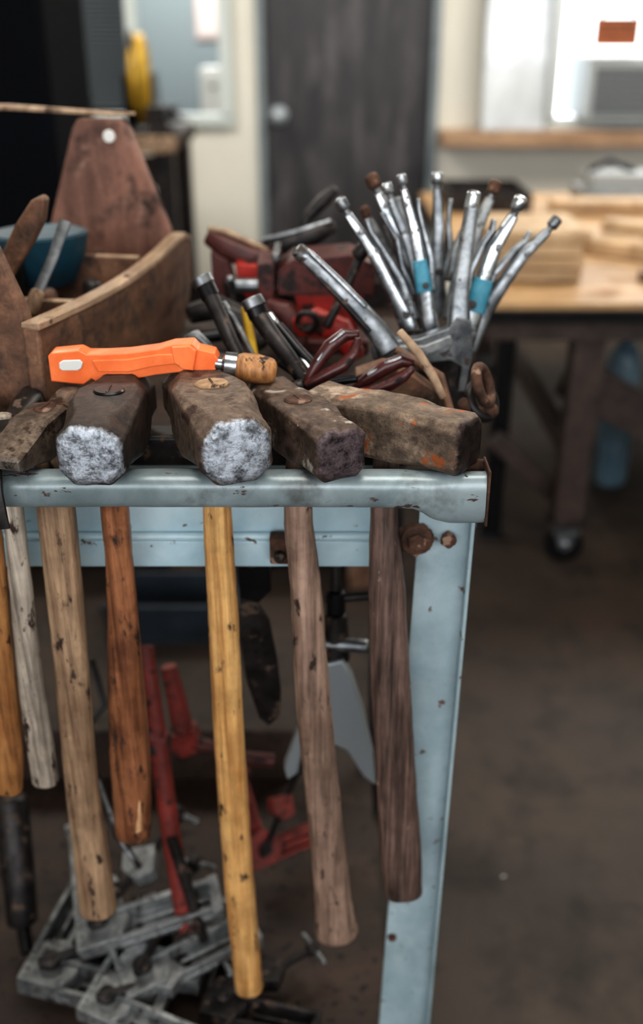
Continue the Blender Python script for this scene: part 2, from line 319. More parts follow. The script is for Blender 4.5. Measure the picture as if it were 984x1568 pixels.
v=B('parts_bin'); vc=V((-1.12,4.5,.9565)); v.bb(vc+V((-.14,-.12,0)),vc+V((.14,.12,.01)),'dblue'); v.bb(vc+V((-.14,-.12,.01)),vc+V((.14,-.11,.08)),'dblue'); v.bb(vc+V((-.14,.11,.01)),vc+V((.14,.12,.12)),'dblue'); v.bb(vc+V((-.14,-.11,.01)),vc+V((-.13,.11,.1)),'dblue'); v.bb(vc+V((.13,-.11,.01)),vc+V((.14,.11,.1)),'dblue')
for i in range(6): v.tube([vc+V((-.11+i*.04,-.05,.012)),vc+V((-.10+i*.035,.04,.15+.02*(i%3)))],.012,('dsteel','rust','box')[i%3],rnd=.6)
v.done(.003)
# ------------------------------------------------------------------ RIGHT WORKBENCH
b=B('workbench'); X0,X1,Y0,Y1,ZT=.40,2.7,2.40,4.2,.745
b.bb((X0,Y0,ZT-.018),(X1,Y1,ZT),'tanwood2'); b.bb((X0,Y0+.001,ZT-.05),(X1,Y1,ZT-.018),'black')
b.bb((X0+.01,Y0+.02,ZT-.10),(X1-.01,Y0+.07,ZT-.05),'bsteel'); b.bb((X0+.01,Y0+.07,ZT-.10),(X0+.06,Y1-.03,ZT-.05),'bsteel'); b.bb((X0+.01,Y1-.07,ZT-.10),(X1,Y1-.02,ZT-.05),'bsteel')
lx=W(893,600,y=2.45).x
for x,y in ((lx,2.47),(2.5,2.47),(lx,4.05),(2.5,4.05)):
    b.bb((x-.04,y-.03,.125),(x+.04,y+.03,ZT-.10),'bsteel')
    b.bb((x-.055,y-.05,.115),(x+.055,y+.05,.125),'dsteel')
    for sy in (-.028,.022): b.prism([(x-.045,y+sy,.115),(x+.045,y+sy,.115),(x+.014,y+sy,.04),(x-.014,y+sy,.04)],(0,.005,0),'steel')
    b.tube([(x,y-.019,.052),(x,y+.018,.052)],.052,'black',n=32); b.tube([(x,y-.034,.052),(x,y+.032,.052)],.014,'chrome',n=16)
b.tube([(.50,2.62,.0),(.50,2.62,ZT-.10)],(.026,.026),'black',n=12,p=6); b.bb((.46,2.58,0),(.54,2.66,.01),'black')
b.box((lx+.30,2.62,.33),(.7,.04,.12),'bsteel',(0,28,0)); b.bb((lx,2.5,.25),(lx+.05,4.05,.30),'bsteel')
b.box((lx-.10,2.55,.24),(.28,.03,.05),'bsteel',(0,42,0))
b.done(.004)
def stack(name,u0,u1,vb,y,hh,dep,n,m='tanwood',rot=0):
    a=W(u0,vb,y=y).x; c=W(u1,vb,y=y).x; o=B(name)
    for i in range(n):
        j=random.uniform(-.012,.012); z0=ZT+.001+i*hh/n
        o.box(((a+c)/2+j,y+dep/2,z0+hh/n/2),(c-a,dep,hh/n-.003),m,(0,0,rot+random.uniform(-1,1)))
    o.done(.002)
stack('lumber_stack',738,893,430,2.62,.13,.3,4)
stack('scrap_board',850,1080,300,3.62,.05,.13,2)
stack('scrap_board',770,880,300,3.12,.05,.25,2,'boxedge',8)
o=B('long_board'); 
for (x,y,r,z,L) in ((1.02,2.85,-38,ZT+.022,.62),(1.25,2.95,-40,ZT+.022,.62)): o.box((x,y,z),(L,.09,.04),'tanwood',(0,0,r))
o.box((1.15,2.9,ZT+.064),(.7,.08,.04),'tanwood',(0,0,-34)); o.done(.003)
o=B('metal_tray'); tx=W(735,285,y=3.9).x
o.bb((tx-.14,3.7,ZT+.001),(tx+.16,4.05,ZT+.01),'dsteel')
for a_,b_ in (((-.14,3.7),(.16,3.71)),((-.14,4.04),(.16,4.05)),((-.14,3.71),(-.13,4.04)),((.15,3.71),(.16,4.04))): o.bb((tx+a_[0],a_[1],ZT+.01),(tx+b_[0],b_[1],ZT+.07),'dsteel')
o.done(.002)
o=B('bench_sander'); p=W(950,268,y=3.95); o.bb((p.x-.15,3.85,ZT+.001),(p.x+.2,4.1,ZT+.05),'alu'); o.bb((p.x-.12,3.88,ZT+.05),(p.x+.12,4.05,ZT+.11),'acgrey'); o.tube([(p.x+.12,3.97,ZT+.09),(p.x+.2,3.97,ZT+.09)],.035,'black',n=20); o.tube([(p.x-.12,3.97,ZT+.11),(p.x-.04,3.97,ZT+.15),(p.x+.06,3.97,ZT+.11)],.012,'black'); o.done(.004)
o=B('hand_saw'); o.prism([(.95,2.60,ZT+.001),(1.32,2.50,ZT+.001),(1.33,2.60,ZT+.001),(.97,2.64,ZT+.001)],(0,0,.002),'dsteel'); o.box((.90,2.635,ZT+.013),(.12,.06,.024),'box',(0,0,-15)); o.done(.001)
o=B('gas_cylinder'); gx=W(955,560,y=3.0).x
o.tube([(gx,3,0.0),(gx,3,.02),(gx,3,.40),(gx,3,.44),(gx,3,.465),(gx,3,.48),(gx,3,.51)],[.05,.055,.055,.045,.025,.014,.014],'bluegas',n=24); o.tube([(gx,3,.51),(gx,3,.54)],.02,'chrome',n=12); o.done()
# ------------------------------------------------------------------ TOOL RACK
RY,RZ=.825,.972
rk=empty('tool_rack',(-.2,1.1,0))
o=B('front_rail'); xs=[-.62,-.2,.0,.07,.085,.098,.108,.118,.1485]; rd=[.0165,.0165,.0165,.0168,.0175,.020,.023,.0245,.0245]; dp=[.0165]*4+[.0162,.0155,.014,.013,.013]
xx=[];r1=[];r2=[]
for i in range(len(xs)-1):
    nseg=12 if i<2 else 3
    for k in range(nseg):
        t=k/nseg; xx.append(xs[i]*(1-t)+xs[i+1]*t); r1.append(rd[i]*(1-t)+rd[i+1]*t); r2.append(dp[i]*(1-t)+dp[i+1]*t)
xx.append(xs[-1]); r1.append(rd[-1]); r2.append(dp[-1])
o.tube([(x,RY-(.0165-d_)*.8,RZ+.0165-r_) for x,r_,d_ in zip(xx,r1,r2)],[(r_,d_) for r_,d_ in zip(r1,r2)],'blue',n=36,p=2.6,up=V((0,1,0)))
o.done(parent=rk,disp=.0022,ds=.05)
o=B('end_lip'); o.bb((.1485,.809,.940),(.151,.845,.995),'rust'); o.bb((.10,.838,.94),(.151,.842,.994),'rust'); o.done(.001,parent=rk)
o=B('end_arm'); o.bb((.118,.842,.945),(.150,1.50,.953),'blue'); o.bb((.1475,.842,.92),(.150,1.50,.945),'dsteel'); o.done(.001,parent=rk)
o=B('back_rail'); o.bb((-.75,.912,.955),(.118,.945,.988),'dsteel'); o.done(.004,parent=rk)
o=B('apron_panel')
o.bb((-.75,.926,.868),(.075,.93,.955),'blue3'); o.tube([(-.75,.922,.872),(.06,.922,.872)],.005,'blue3',n=10); o.bb((-.75,.918,.838),(.075,.922,.868),'blue3'); o.done(.001,parent=rk)
o=B('leg_front')
LY=.9015
tR=W(724,800,y=LY);bR=W(655,1568,y=LY);tL=W(641,800,y=LY);bL=W(580,1568,y=LY)
def ext(a,b,z): t=(z-a.z)/(b.z-a.z); q=a.lerp(b,t); return V((q.x,LY,z))
A1,A2,A3,A4=ext(tL,bL,.944),ext(tR,bR,.944),ext(tR,bR,0),ext(tL,bL,0)
o.prism([A1,A2,A3,A4],(0,.004,0),'blue2')
o.prism([A2-V((.004,0,0)),A2,A3,A3-V((.004,0,0))],(0,-.014,0),'blue2')
for z in (.60,.31): c=ext(tL,bL,z).lerp(ext(tR,bR,z),.12); o.tube([c,c-V((0,.005,0))],.006,'rust',n=6)
o.done(.0012,parent=rk)
o=B('leg_corner_bolt'); pb=W(655,822,y=.900)
o.tube([pb+V((-.012,.0,0)),pb+V((-.012,-.010,0))],.017,'rust',n=12); o.tube([pb+V((.020,0,.0)),pb+V((.020,-.012,0))],.008,'rust',n=6); o.tube([pb+V((-.012,-.010,0)),pb+V((-.012,-.016,0))],.010,'rust',n=6)
o.prism([pb+V(q) for q in ((-.03,.0,.012),(-.005,0,.016),(.004,0,-.004),(-.012,0,-.022),(-.028,0,-.012))],(0,-.006,0),'rust')
o.done(.0015,parent=rk,disp=.004,sub=2,ds=.007)
o=B('hook_bracket'); pb=W(428,845,y=.905); o.bb(pb+V((-.010,-.006,-.012)),pb+V((.010,.013,.018)),'rust'); o.tube([pb+V((0,-.006,0)),pb+V((0,-.016,0))],.006,'dsteel',n=8); o.done(.002,parent=rk)
o=B('leg_rear')
for x,y in ((.11,1.47),(-.73,1.47),(-.73,.86)): o.bb((x-.025,y-.002,0),(x+.025,y+.002,.945),'dsteel'); o.bb((x+.021,y+.002,0),(x+.025,y+.04,.945),'dsteel')
o.done(.001,parent=rk)
o=B('tray'); o.bb((-.75,.945,.953),(.15,1.52,.958),'shelf'); o.bb((-.75,1.516,.93),(.15,1.52,1.0),'dsteel'); o.done(.001,parent=rk)
o=B('lower_shelf'); o.bb((-.73,.86,.118),(.09,1.46,.13),'shelf'); o.bb((-.73,.857,.09),(.085,.86,.13),'dsteel'); o.done(.001,parent=rk)
# ------------------------------------------------------------------ HAMMERS
def chamrect(w,h,c):
    a,b=w/2,h/2; return [(-a,-b+c),(-a+c,-b),(a-c,-b),(a,-b+c),(a,b-c),(a-c,b),(-a+c,b),(-a,b-c)]
def head(parent,x,y,z,L,w,h,rot,m,style='sledge',eye=True,tilt=0,cheek=1.08):
    o=B('head'); hl=L/2
    if style=='sledge':
        prof=[(-1.0,.66,.66,.22),(-.985,.84,.84,.23),(-.94,.96,.96,.24),(-.88,1.0,1.0,.25),(-.62,.98,.97,.24),(-.36,.96*cheek,.98,.15),(-.15,cheek,1.0,.09),(.15,cheek,1.0,.09),(.36,.96*cheek,.98,.15),(.62,.97,.97,.26),(.88,1.0,1.0,.29),(.965,.92,.92,.29),(1.0,.7,.7,.27)]
    elif style=='square':
        prof=[(-1.0,.80,.80,.16),(-.975,.93,.93,.17),(-.93,1.0,1.0,.17),(-.5,.95,.95,.13),(-.25,1.05,1.0,.07),(.25,1.05,1.0,.07),(.5,.95,.95,.13),(.95,1.0,1.0,.15),(1.0,.84,.84,.15)]
    else: # cross peen: wedge toward -Y
        prof=[(-1.0,1.0,.22,.05),(-.93,1.08,.34,.08),(-.55,1.05,.68,.1),(-.25,1.08,.98,.08),(.25,1.05,1.0,.08),(.45,.75,.8,.2),(.6,.75,.8,.2),(.72,.95,.98,.28),(.97,.95,.98,.28),(1.0,.8,.8,.25)]
    rings=[[V((px,t*hl,pz)) for px,pz in chamrect(w*sw,h*sh,min(w*sw,h*sh)*c*1.0)] for t,sw,sh,c in prof]
    o.loft(rings,m)
    mw=Matrix.Translation((x,y,z))@Euler((math.radians(tilt),0,math.radians(rot))).to_matrix().to_4x4()
    return o.done(.0035,parent=parent,mw=mw,seg=4,disp=.0024,sub=2,ds=.014)
def handle(parent,px,m,top,ys=.875,ye=.888,flat=.82,chip=None):
    pts=[];rad=[]; v0=px[0][1]; v1=px[-1][1]
    if top is not None:
        tw=mpp(W(px[0][0],px[0][1],y=ys))*px[0][2]/2
        pts+= [V(top)]; rad+=[(min(tw*.85,.0135),tw*.7)]
    for u,v,wd in px:
        y=ys+(ye-ys)*(v-v0)/(v1-v0); p=W(u,v,y=y); r=mpp(p)*wd/2
        pts.append(p); rad.append((r,r*flat))
    P=[];R=[]
    n=len(pts)
    for i in range(n-1):
        for k in range(6):
            t=k/6; a,b,c,d=[pts[min(max(j,0),n-1)] for j in (i-1,i,i+1,i+2)]
            q=.5*((2*b)+(c-a)*t+(2*a-5*b+4*c-d)*t*t+(3*b-a-3*c+d)*t**3)
            P.append(q); R.append(tuple(rad[i][j]*(1-t)+rad[i+1][j]*t for j in (0,1)))
    P.append(pts[-1]);R.append(rad[-1])
    o=B('handle'); o.tube(P,R,m,n=24,p=2.3,rnd=.45)
    h=o.done(parent=parent,ang=60,sub=1,disp=.0016)
    if chip:
        o=B('split_chip'); pp=[]
        for u,v in chip:
            y=ys+(ye-ys)*(v-v0)/(v1-v0); p=W(u,v,y=y); 
            rr=mpp(p)*55/2*flat; pp.append(W(u,v,y=y-rr*1.0))
        o.prism(pp,(0,.012,0),'lip'); o.done(.0015,parent=parent)
    return h
def eye_ring(parent,x,y,z,rot,m,a=.015,b=.011):
    o=B('eye_wedge'); c=V((x,y,z)); R=Euler((0,0,math.radians(rot))).to_matrix()
    rings=[]
    for s,dz in ((1,-.008),(1,.0),(.9,.0014)):
        rings.append([c+R@V((b*s*math.cos(t),a*s*math.sin(t),dz)) for t in [2*math.pi*k/20 for k in range(20)]])
    o.loft(rings,m); bx=[c+R@V(q) for q in ((-.001,-a*.7,.0022),(.001,-a*.7,.0022),(.001,a*.7,.0022),(-.001,a*.7,.0022))]
    o.prism(bx,(0,0,-.004),'rust'); o.done(parent=parent)
RT=.989
# sledge 1
e=empty('sledgehammer',(-.197,.87,1.02))
head(e,-.1965,.868,RT+.0300,.168,.0610,.0590,-1,headmat('head_dark_brown',(42,35,33),(84,72,66),(74,58,50),.168))
eye_ring(e,-.1955,.872,RT+.0605,0,'black',.014,.0145)
handle(e,[(175,772,44),(182,850,42),(188,950,48),(195,1080,58),(200,1180,62),(204,1275,54)],'h_orange',(-.196,.872,1.035),chip=[(207,1176),(213,1182),(217,1274),(203,1280)])
# sledge 2
e=empty('sledgehammer',(-.1,.87,1.02))
head(e,-.100,.872,RT+.0320,.178,.0660,.0635,19,headmat('head_taupe',(92,78,69),(140,120,104),(70,52,45),.178,c4=C(70,58,53),t4=(.56,.66)))
eye_ring(e,-.1015,.878,RT+.0650,19,'endgrain',.013,.016)
handle(e,[(332,778,44),(342,950,47),(352,1150,47),(366,1350,46),(381,1512,43)],'h_yellow',(-.1,.876,1.035))
# hammer 3
e=empty('sledgehammer',(-.02,.87,1.01))
head(e,-.018,.872,RT+.0250,.162,.0490,.0490,27,headmat('head_worn_dark',(66,52,46),(126,106,92),(178,172,164),.162,C(112,98,102),t3=(.60,.67)),style='square')
eye_ring(e,-.022,.876,RT+.0505,27,'rust',.012,.0135)
handle(e,[(456,782,44),(468,900,48),(480,1080,54),(497,1250,53),(508,1360,54),(515,1425,66)],'h_tan',(-.018,.876,1.02))
# hammer 4
e=empty('sledgehammer',(.06,.87,1.01))
head(e,.0635,.868,RT+.0262,.168,.0500,.0510,56,headmat('head_rusty',(90,76,66),(150,130,112),(160,90,48),.168,C(72,60,60),t3=(.58,.66),c4=C(184,166,148),t4=(.57,.67)),style='square')
handle(e,[(588,790,42),(592,900,56),(598,1050,61),(606,1200,62),(612,1290,64),(617,1365,58)],'h_dark',(.062,.872,1.02),ys=.872,ye=.872,flat=.72)
# cross peen
e=empty('cross_peen_hammer',(-.26,.87,1.01))
head(e,-.262,.868,RT+.021,.140,.037,.040,-16,headmat('head_brown_forged',(84,72,64),(136,120,106),(62,48,40),.140,C(140,130,122)),style='peen',tilt=4)
eye_ring(e,-.258,.878,RT+.0415,-16,'rust',.013,.010)
handle(e,[(85,772,58),(98,900,56),(112,1050,52),(125,1200,50),(140,1310,54),(150,1390,57)],'h_tan2',(-.257,.877,1.015))
# claw hammer
e=empty('claw_hammer',(-.3,.87,1.01))
o=B('head'); hx=-.298
o.tube([(hx+.004,.965,1.008),(hx+.003,.93,1.008),(hx+.002,.90,1.008),(hx,.878,1.010)],[(.014,.014),(.0135,.0135),(.010,.010),(.014,.016)],M['dsteel'],n=20,p=2.6)
for sx in (-1,1):
    o.tube([(hx+sx*.003,.88,1.012),(hx+sx*.006,.84,1.013),(hx+sx*.009,.806,1.004),(hx+sx*.012,.793,.980),(hx+sx*.015,.790,.948)],[(.009,.013),(.0075,.009),(.007,.006),(.0065,.004),(.006,.0015)],M['dsteel'],n=12,p=3)
o.done(parent=e)
handle(e,[(20,776,30),(32,900,35),(48,1050,39),(60,1130,41),(69,1195,40)],'h_grey',(hx,.878,1.022))
e=empty('ball_peen_hammer',(-.34,.87,1.01))
o=B('head'); hx=-.338
o.tube([(hx,.94,1.006),(hx,.92,1.006),(hx,.905,1.006),(hx,.892,1.006),(hx,.862,1.006),(hx,.85,1.006),(hx,.835,1.006),(hx,.825,1.006)],[.015,.017,.012,.014,.014,.010,.015,.012],M['rust'],n=20,rnd=.8); o.done(parent=e)
handle(e,[(-14,800,28),(-4,950,36),(6,1080,46),(12,1150,46),(13,1207,42)],'h_amber',(hx,.877,1.018))
# ------------------------------------------------------------------ ORANGE CLAMP
o=B('orange_clamp')
Y=.925
out=[(73,545),(78,541),(120,537),(132,543),(160,543),(196,541),(240,535),(264,528),(294,526),(303,535),(328,541),(334,552),(330,567),(300,575),(275,570),(240,574),(208,580),(192,590),(168,584),(150,586),(140,580),(128,589),(78,584)]
o.pprism(out,Y,.022,'orange')
o.pprism([(140,552),(196,550),(240,543),(300,541),(298,554),(232,562),(196,570),(150,570)],Y-.004,.004,'orange')
o.pprism([(90,556),(96,552),(122,551),(127,556),(124,565),(118,568),(95,568),(90,564)],Y-.002,.002,'white')
o.pprism([(262,532),(290,530),(300,538),(296,568),(280,566),(266,556)],Y-.005,.005,'orange')
o.done(.0025,seg=3)
o=B('screw_clamp_handle')
p0=W(330,556,y=.93);p1=W(362,560,y=.93);p2=W(414,568,y=.93)
o.tube([p0,p0.lerp(p1,.3),p0.lerp(p1,.45),p1],[.006,.006,.0125,.0125],'chrome',n=20)
o.tube([p1,p1.lerp(p2,.15),p1.lerp(p2,.6),p2],[.011,.0135,.0145,.0125],'h_amber',n=20,rnd=.5); o.done()
# ------------------------------------------------------------------ WOODEN TOOL TOTE
tt=empty('wooden_tool_tote',(-.33,1.2,.96))
fr=V((-.382,.985,0)); bk=V((-.302,1.445,0)); ax=(bk-fr).normalized(); sd=V((ax.y,-ax.x,0))
ZB=.9585
def endp(name,o3,m):
    o=B(name); pts=[]
    for s_,z in ((-.085,ZB),(.085,ZB),(.090,1.07),(.088,1.095),(.040,1.225),(.030,1.238),(-.030,1.238),(-.040,1.225),(-.088,1.095),(-.090,1.07)): pts.append(o3+sd*s_+V((0,0,z)))
    o.prism(pts,ax*.020,m); o.done(.003,parent=tt)
endp('end_board_front',fr,'box'); endp('end_board_back',bk,'boxend')
o=B('side_board_right'); 
def side(o,s_):
    a=fr-ax*.01; b=bk+ax*.045; n=20; L=(b-a).length; rings=[]
    for i in range(n+1):
        t=i/n; bow=math.sin(math.pi*t)*.010*(1 if s_>0 else -1)
        top=1.086-.010*math.sin(math.pi*t)+.006*t; bot=ZB
        if t>.85: q=(t-.85)/.15; top-=.02*q**3; bot+=.06*q*q
        base=a+ax*L*t; off=s_+bow
        rings.append([base+sd*off+V((0,0,bot)),base+sd*(off+.016)+V((0,0,bot)),base+sd*(off+.018)+V((0,0,top-.002)),base+sd*off+V((0,0,top))])
    o.loft(rings,'box')
side(o,.0895); 
L=(bk-fr).length
o.done(.003,parent=tt)
o=B('side_cap'); 
a=fr-ax*.01; rings=[]
for i in range(19):
    t=i/18*.985; q=max(0,(t-.85)/.15); bow=math.sin(math.pi*t)*.010; top=1.086-.010*math.sin(math.pi*t)+.006*t-.02*q**3; base=a+ax*(L+.055)*t; off=.0895+bow
    rings.append([base+sd*(off-.001)+V((0,0,top-.003)),base+sd*(off+.0195)+V((0,0,top-.005)),base+sd*(off+.019)+V((0,0,top+.003)),base+sd*off+V((0,0,top+.003))])
o.loft(rings,'boxedge'); o.done(.0015,parent=tt)
o=B('side_board_left'); side(o,-.1065); o.done(.003,parent=tt)
o=B('bottom_board'); o.prism([fr+ax*.021-sd*.088+V((0,0,ZB)),fr+ax*.021+sd*.088+V((0,0,ZB)),bk-ax*.001+sd*.088+V((0,0,ZB)),bk-ax*.001-sd*.088+V((0,0,ZB))],(0,0,.01),'box'); o.done(parent=tt)
o=B('dividers')
for t,h in ((.42,1.055),(.72,1.08)):
    c=fr.lerp(bk,t); o.prism([c-sd*.087+V((0,0,ZB+.011)),c+sd*.087+V((0,0,ZB+.011)),c+sd*.087+V((0,0,h)),c-sd*.087+V((0,0,h))],ax*.012,'box')
    o.prism([c-sd*.087+V((0,0,h)),c+sd*.087+V((0,0,h)),c+sd*.087+V((0,0,h+.002)),c-sd*.087+V((0,0,h+.002))],ax*.012,'boxedge')
o.done(.002,parent=tt)
o=B('screw'); c=bk+V((0,0,W(167,209,y=1.44).z)); c.x=W(167,209,y=1.44).x; o.tube([c-ax*.001,c-ax*.005],.0085,'white',n=16); o.done(.001,parent=tt)
# contents
o=B('hand_plane_tote'); o.pprism([(0,392),(22,345),(46,308),(62,300),(70,306),(66,340),(50,372),(28,408),(8,440)],1.10,.02,'box'); o.done(.006,seg=3)
o=B('wood_chisel'); o.tube([W(58,448,y=1.13),W(82,392,y=1.145),W(100,338,y=1.16)],[(.006,.003),(.006,.003),(.007,.0035)],'alud',n=12,p=4); o.tube([W(46,478,y=1.12),W(58,448,y=1.13)],[.010,.008],'h_tan2',rnd=.5); o.done()
o=B('enamel_bowl'); c=W(62,378,y=1.32)
o.tube([c+V((0,0,-.05)),c+V((0,0,-.045)),c+V((0,0,-.015)),c+V((0,0,0.018)),c+V((0,0,.02)),c+V((0,0,.012)),c+V((0,0,-.03)),c+V((0,0,-.04))],[.03,.042,.056,.062,.058,.055,.04,.015],'teal',n=32); o.done()
o=B('chisel_handle_bundle')
for i in range(6):
    a_=fr.lerp(bk,.12+.09*i)+sd*random.uniform(-.06,.05)+V((0,0,.975)); o.tube([a_,a_+V((random.uniform(-.02,.02),random.uniform(-.02,.02),.085))],[.007,.012],random.choice(['dsteel','dsteel','box']),rnd=.6)
o.done()
o=B('hand_saw_blade'); c=fr.lerp(bk,.55)-sd*.05+V((0,0,.972)); o.prism([c,c+V((.0,.05,0)),c+V((.012,.02,.12)),c+V((.004,.0,.13))],(.0015,0,0),'dsteel'); o.done()
o=B('wooden_lath')
o.tube([V((-.75,1.43,1.258)),V((-.42,1.45,1.252)),V((-.29,1.46,1.2435)),V((-.255,1.462,1.243))],[(.008,.004),(.008,.004),(.006,.003),(.003,.002)],'boxedge',n=10,p=4,up=V((0,0,1))); o.done()
# ------------------------------------------------------------------ MIDDLE CLUTTER (clamps on the tray)
def pc(name,parts,bev=.003,disp=0):
    o=B(name)
    for kind,*a in parts:
        if kind=='p': px,y,th,m,*k=a; o.pprism(px,y,th,m,*(k or []))
        elif kind=='t':
            pts,r,m,*k=a; P=[W(u,v,y=y) for u,v,y in pts]
            if not isinstance(r,list): r=[r]*len(P)
            r=[tuple(mpp(p)*q/2 for q in rr) if isinstance(rr,tuple) else mpp(p)*rr/2 for p,rr in zip(P,r)]
            o.tube(P,r,m,n=16,**(k[0] if k else {}))
        elif kind=='o':
            (u,v,y),R_,r_,m,ax_=a; o.torus(W(u,v,y=y),R_,r_,m,ax=ax_)
    return o.done(bev,disp=disp,sub=2 if disp else 0)
pc('pipe_clamp_jaw',[('t',[(322,362,1.42),(345,376,1.415),(380,392,1.41),(420,402,1.41),(446,420,1.40)],[(26,36),(34,46),(38,50),(38,52),(30,46)],'dred',dict(p=3.4,rnd=.4)),
  ('t',[(318,350,1.41),(345,354,1.405),(385,372,1.40),(410,384,1.40)],[8,9,9,8],'boxedge'),
  ('p',[(322,385),(350,400),(362,440),(350,480),(326,450)],1.39,.03,'dred'),
  ('p',[(360,404),(420,410),(430,440),(416,464),(380,460),(364,442)],1.365,.03,'red2'),
  ('t',[(350,430,1.36),(368,500,1.35),(380,570,1.34)],20,'dsteel')],.004)
pc('bar_clamp',[('t',[(396,384,1.44),(440,374,1.43),(480,360,1.43),(508,346,1.44)],[(24,30),(30,34),(28,30),(20,24)],'dsteel',dict(p=3.5,rnd=.4)),('t',[(400,368,1.43),(450,356,1.42),(506,338,1.43)],[7,8,7],'steel'),  # thin steel strip stands in for the highlight on the bar's top
  ('t',[(470,332,1.46),(494,308,1.47),(512,290,1.47)],[16,22,14],'dsteel',dict(rnd=.5)),('t',[(470,332,1.46),(455,380,1.45)],[14,14],'dsteel'),
  ('t',[(430,380,1.46),(460,540,1.40)],18,'dsteel',dict(p=5))])
o=B('red_bench_vise')   # bulky red cast vise standing on the tray
c=W(500,520,y=1.33); cx_,cy_=c.x,1.33; z_=.9585
o.bb((cx_-.05,cy_-.05,z_),(cx_+.055,cy_+.06,z_+.018),'dred'); o.prism([(cx_-.035,cy_-.03,z_+.018),(cx_+.04,cy_-.03,z_+.018),(cx_+.048,cy_-.03,z_+.075),(cx_-.042,cy_-.03,z_+.075)],(0,.07,0),'red2')
o.prism([(cx_-.065,cy_-.035,z_+.075),(cx_+.062,cy_-.035,z_+.075),(cx_+.062,cy_-.035,z_+.115),(cx_+.03,cy_-.035,z_+.128),(cx_-.045,cy_-.035,z_+.122),(cx_-.065,cy_-.035,z_+.105)],(0,.08,0),'dred')
o.prism([(cx_-.09,cy_-.04,z_+.055),(cx_-.070,cy_-.04,z_+.05),(cx_-.068,cy_-.04,z_+.118),(cx_-.09,cy_-.04,z_+.118)],(0,.085,0),'dred')
o.tube([(cx_-.13,cy_,z_+.08),(cx_+.02,cy_,z_+.08)],.010,'steel'); o.tube([(cx_-.125,cy_-.05,z_+.10),(cx_-.125,cy_+.05,z_+.06)],.005,'steel',rnd=1); o.bb((cx_-.07,cy_-.037,z_+.118),(cx_-.062,cy_+.04,z_+.130),'steel')
o.done(.006,seg=3)
pc('red_clamp_body',[('t',[(455,500,1.23),(485,490,1.23),(520,505,1.225),(545,545,1.215)],[(30,28),(40,34),(40,34),(30,30)],'red2',dict(p=3.4,rnd=.4)),
  ('t',[(500,500,1.20),(530,440,1.21),(552,392,1.22)],[14,14,14],'dsteel',dict(rnd=.5)),('t',[(548,392,1.22),(560,376,1.22)],[24,24],'dsteel',dict(rnd=.4)),('o',(470,492,1.205),.012,.004,'dsteel',(0,1,.3))],.003)
pc('red_clamp_body',[('t',[(412,470,1.27),(436,478,1.265),(456,500,1.26),(452,560,1.25)],[(28,28),(36,34),(36,34),(30,30)],'dred',dict(p=3,rnd=.4)),('t',[(400,470,1.25),(420,500,1.245),(432,540,1.24)],[(20,16)]*3,'dred',dict(p=4))],.003)
pc('pipe_clamp_jaw',[('t',[(292,480,1.22),(330,470,1.22),(372,490,1.21),(396,530,1.20)],[(30,34),(38,44),(40,46),(36,40)],'dsteel',dict(p=3,rnd=.4)),('t',[(290,520,1.2),(390,505,1.21)],20,'black'),('t',[(300,550,1.17),(400,560,1.17)],[40,34],'dsteel')])
pc('small_wrench',[('t',[(286,520,1.08),(300,512,1.08),(318,530,1.075)],[14,16,14],'steel',dict(rnd=.5)),('t',[(318,530,1.075),(350,575,1.06)],[12,12],'steel')],.001)
pc('screw_clamp_rod',[('t',[(307,424,1.09),(314,437,1.087)],[33,34],'steel'),('t',[(313,435,1.087),(323,456,1.08)],[30,30],'black'),('t',[(321,452,1.08),(335,480,1.07),(352,520,1.05),(372,560,1.03)],[26,24,24,22],'dsteel'),('t',[(342,462,1.085),(370,510,1.07),(392,555,1.05)],[8,9,9],'chrome'),('t',[(330,474,1.075),(360,530,1.055),(388,580,1.04)],[12,14,14],'h_amber')],.001)
pc('screw_clamp_rod',[('t',[(384,456,1.04),(391,471,1.037)],[34,36],'steel'),('t',[(390,469,1.037),(397,486,1.033)],[32,32],'black'),('t',[(395,482,1.035),(410,505,1.02),(440,545,1.0),(470,590,.985)],[30,28,26,24],'dsteel'),('t',[(412,480,1.05),(440,520,1.03),(480,575,1.0)],[10,12,12],'chrome'),('t',[(425,498,1.04),(455,535,1.02),(478,560,1.01)],[16,18,18],'black')],.001)
pc('steel_spanner',[('t',[(374,470,1.13),(384,520,1.12),(392,560,1.10)],[12,14,12],'yellow')],.001)
def pliers(name,A,Bq,piv,m='rubber'):
    pc(name,[('t',A,[14,20,24,22,14],m,dict(rnd=.6)),('t',Bq,[14,18,20,18,12],m,dict(rnd=.6)),('t',[(p[0],p[1]-5,p[2]-.004) for p in A[1:4]],[5,6,5],'chrome'),  # chrome strip models the highlight along the grip
      ('t',[(piv[0]-12,piv[1]+10,piv[2]),piv,(piv[0]+6,piv[1]-4,piv[2])],[20,26,18],'dsteel'),('t',[piv,(piv[0]-30,piv[1]+24,piv[2]+.01)],[22,10],'dsteel')],.001)
pliers('pliers',[(470,585,.97),(485,558,.975),(505,530,.98),(528,512,.985),(546,512,.985)],[(470,590,.965),(497,575,.965),(525,560,.965),(542,540,.97),(548,520,.975)],(460,592,.97))
pliers('pliers',[(540,598,.985),(562,580,.985),(590,562,.985),(615,552,.985),(630,556,.985)],[(540,605,.975),(570,598,.975),(598,588,.975),(618,576,.975),(630,565,.975)],(528,606,.985))
pc('pliers',[('t',[(430,556,1.0),(455,572,.99),(500,586,.98),(545,580,.975)],[14,16,16,12],'black',dict(rnd=.5)),('t',[(440,590,.985),(480,596,.98),(520,600,.975)],[16,18,14],'black',dict(rnd=.5))],.001)
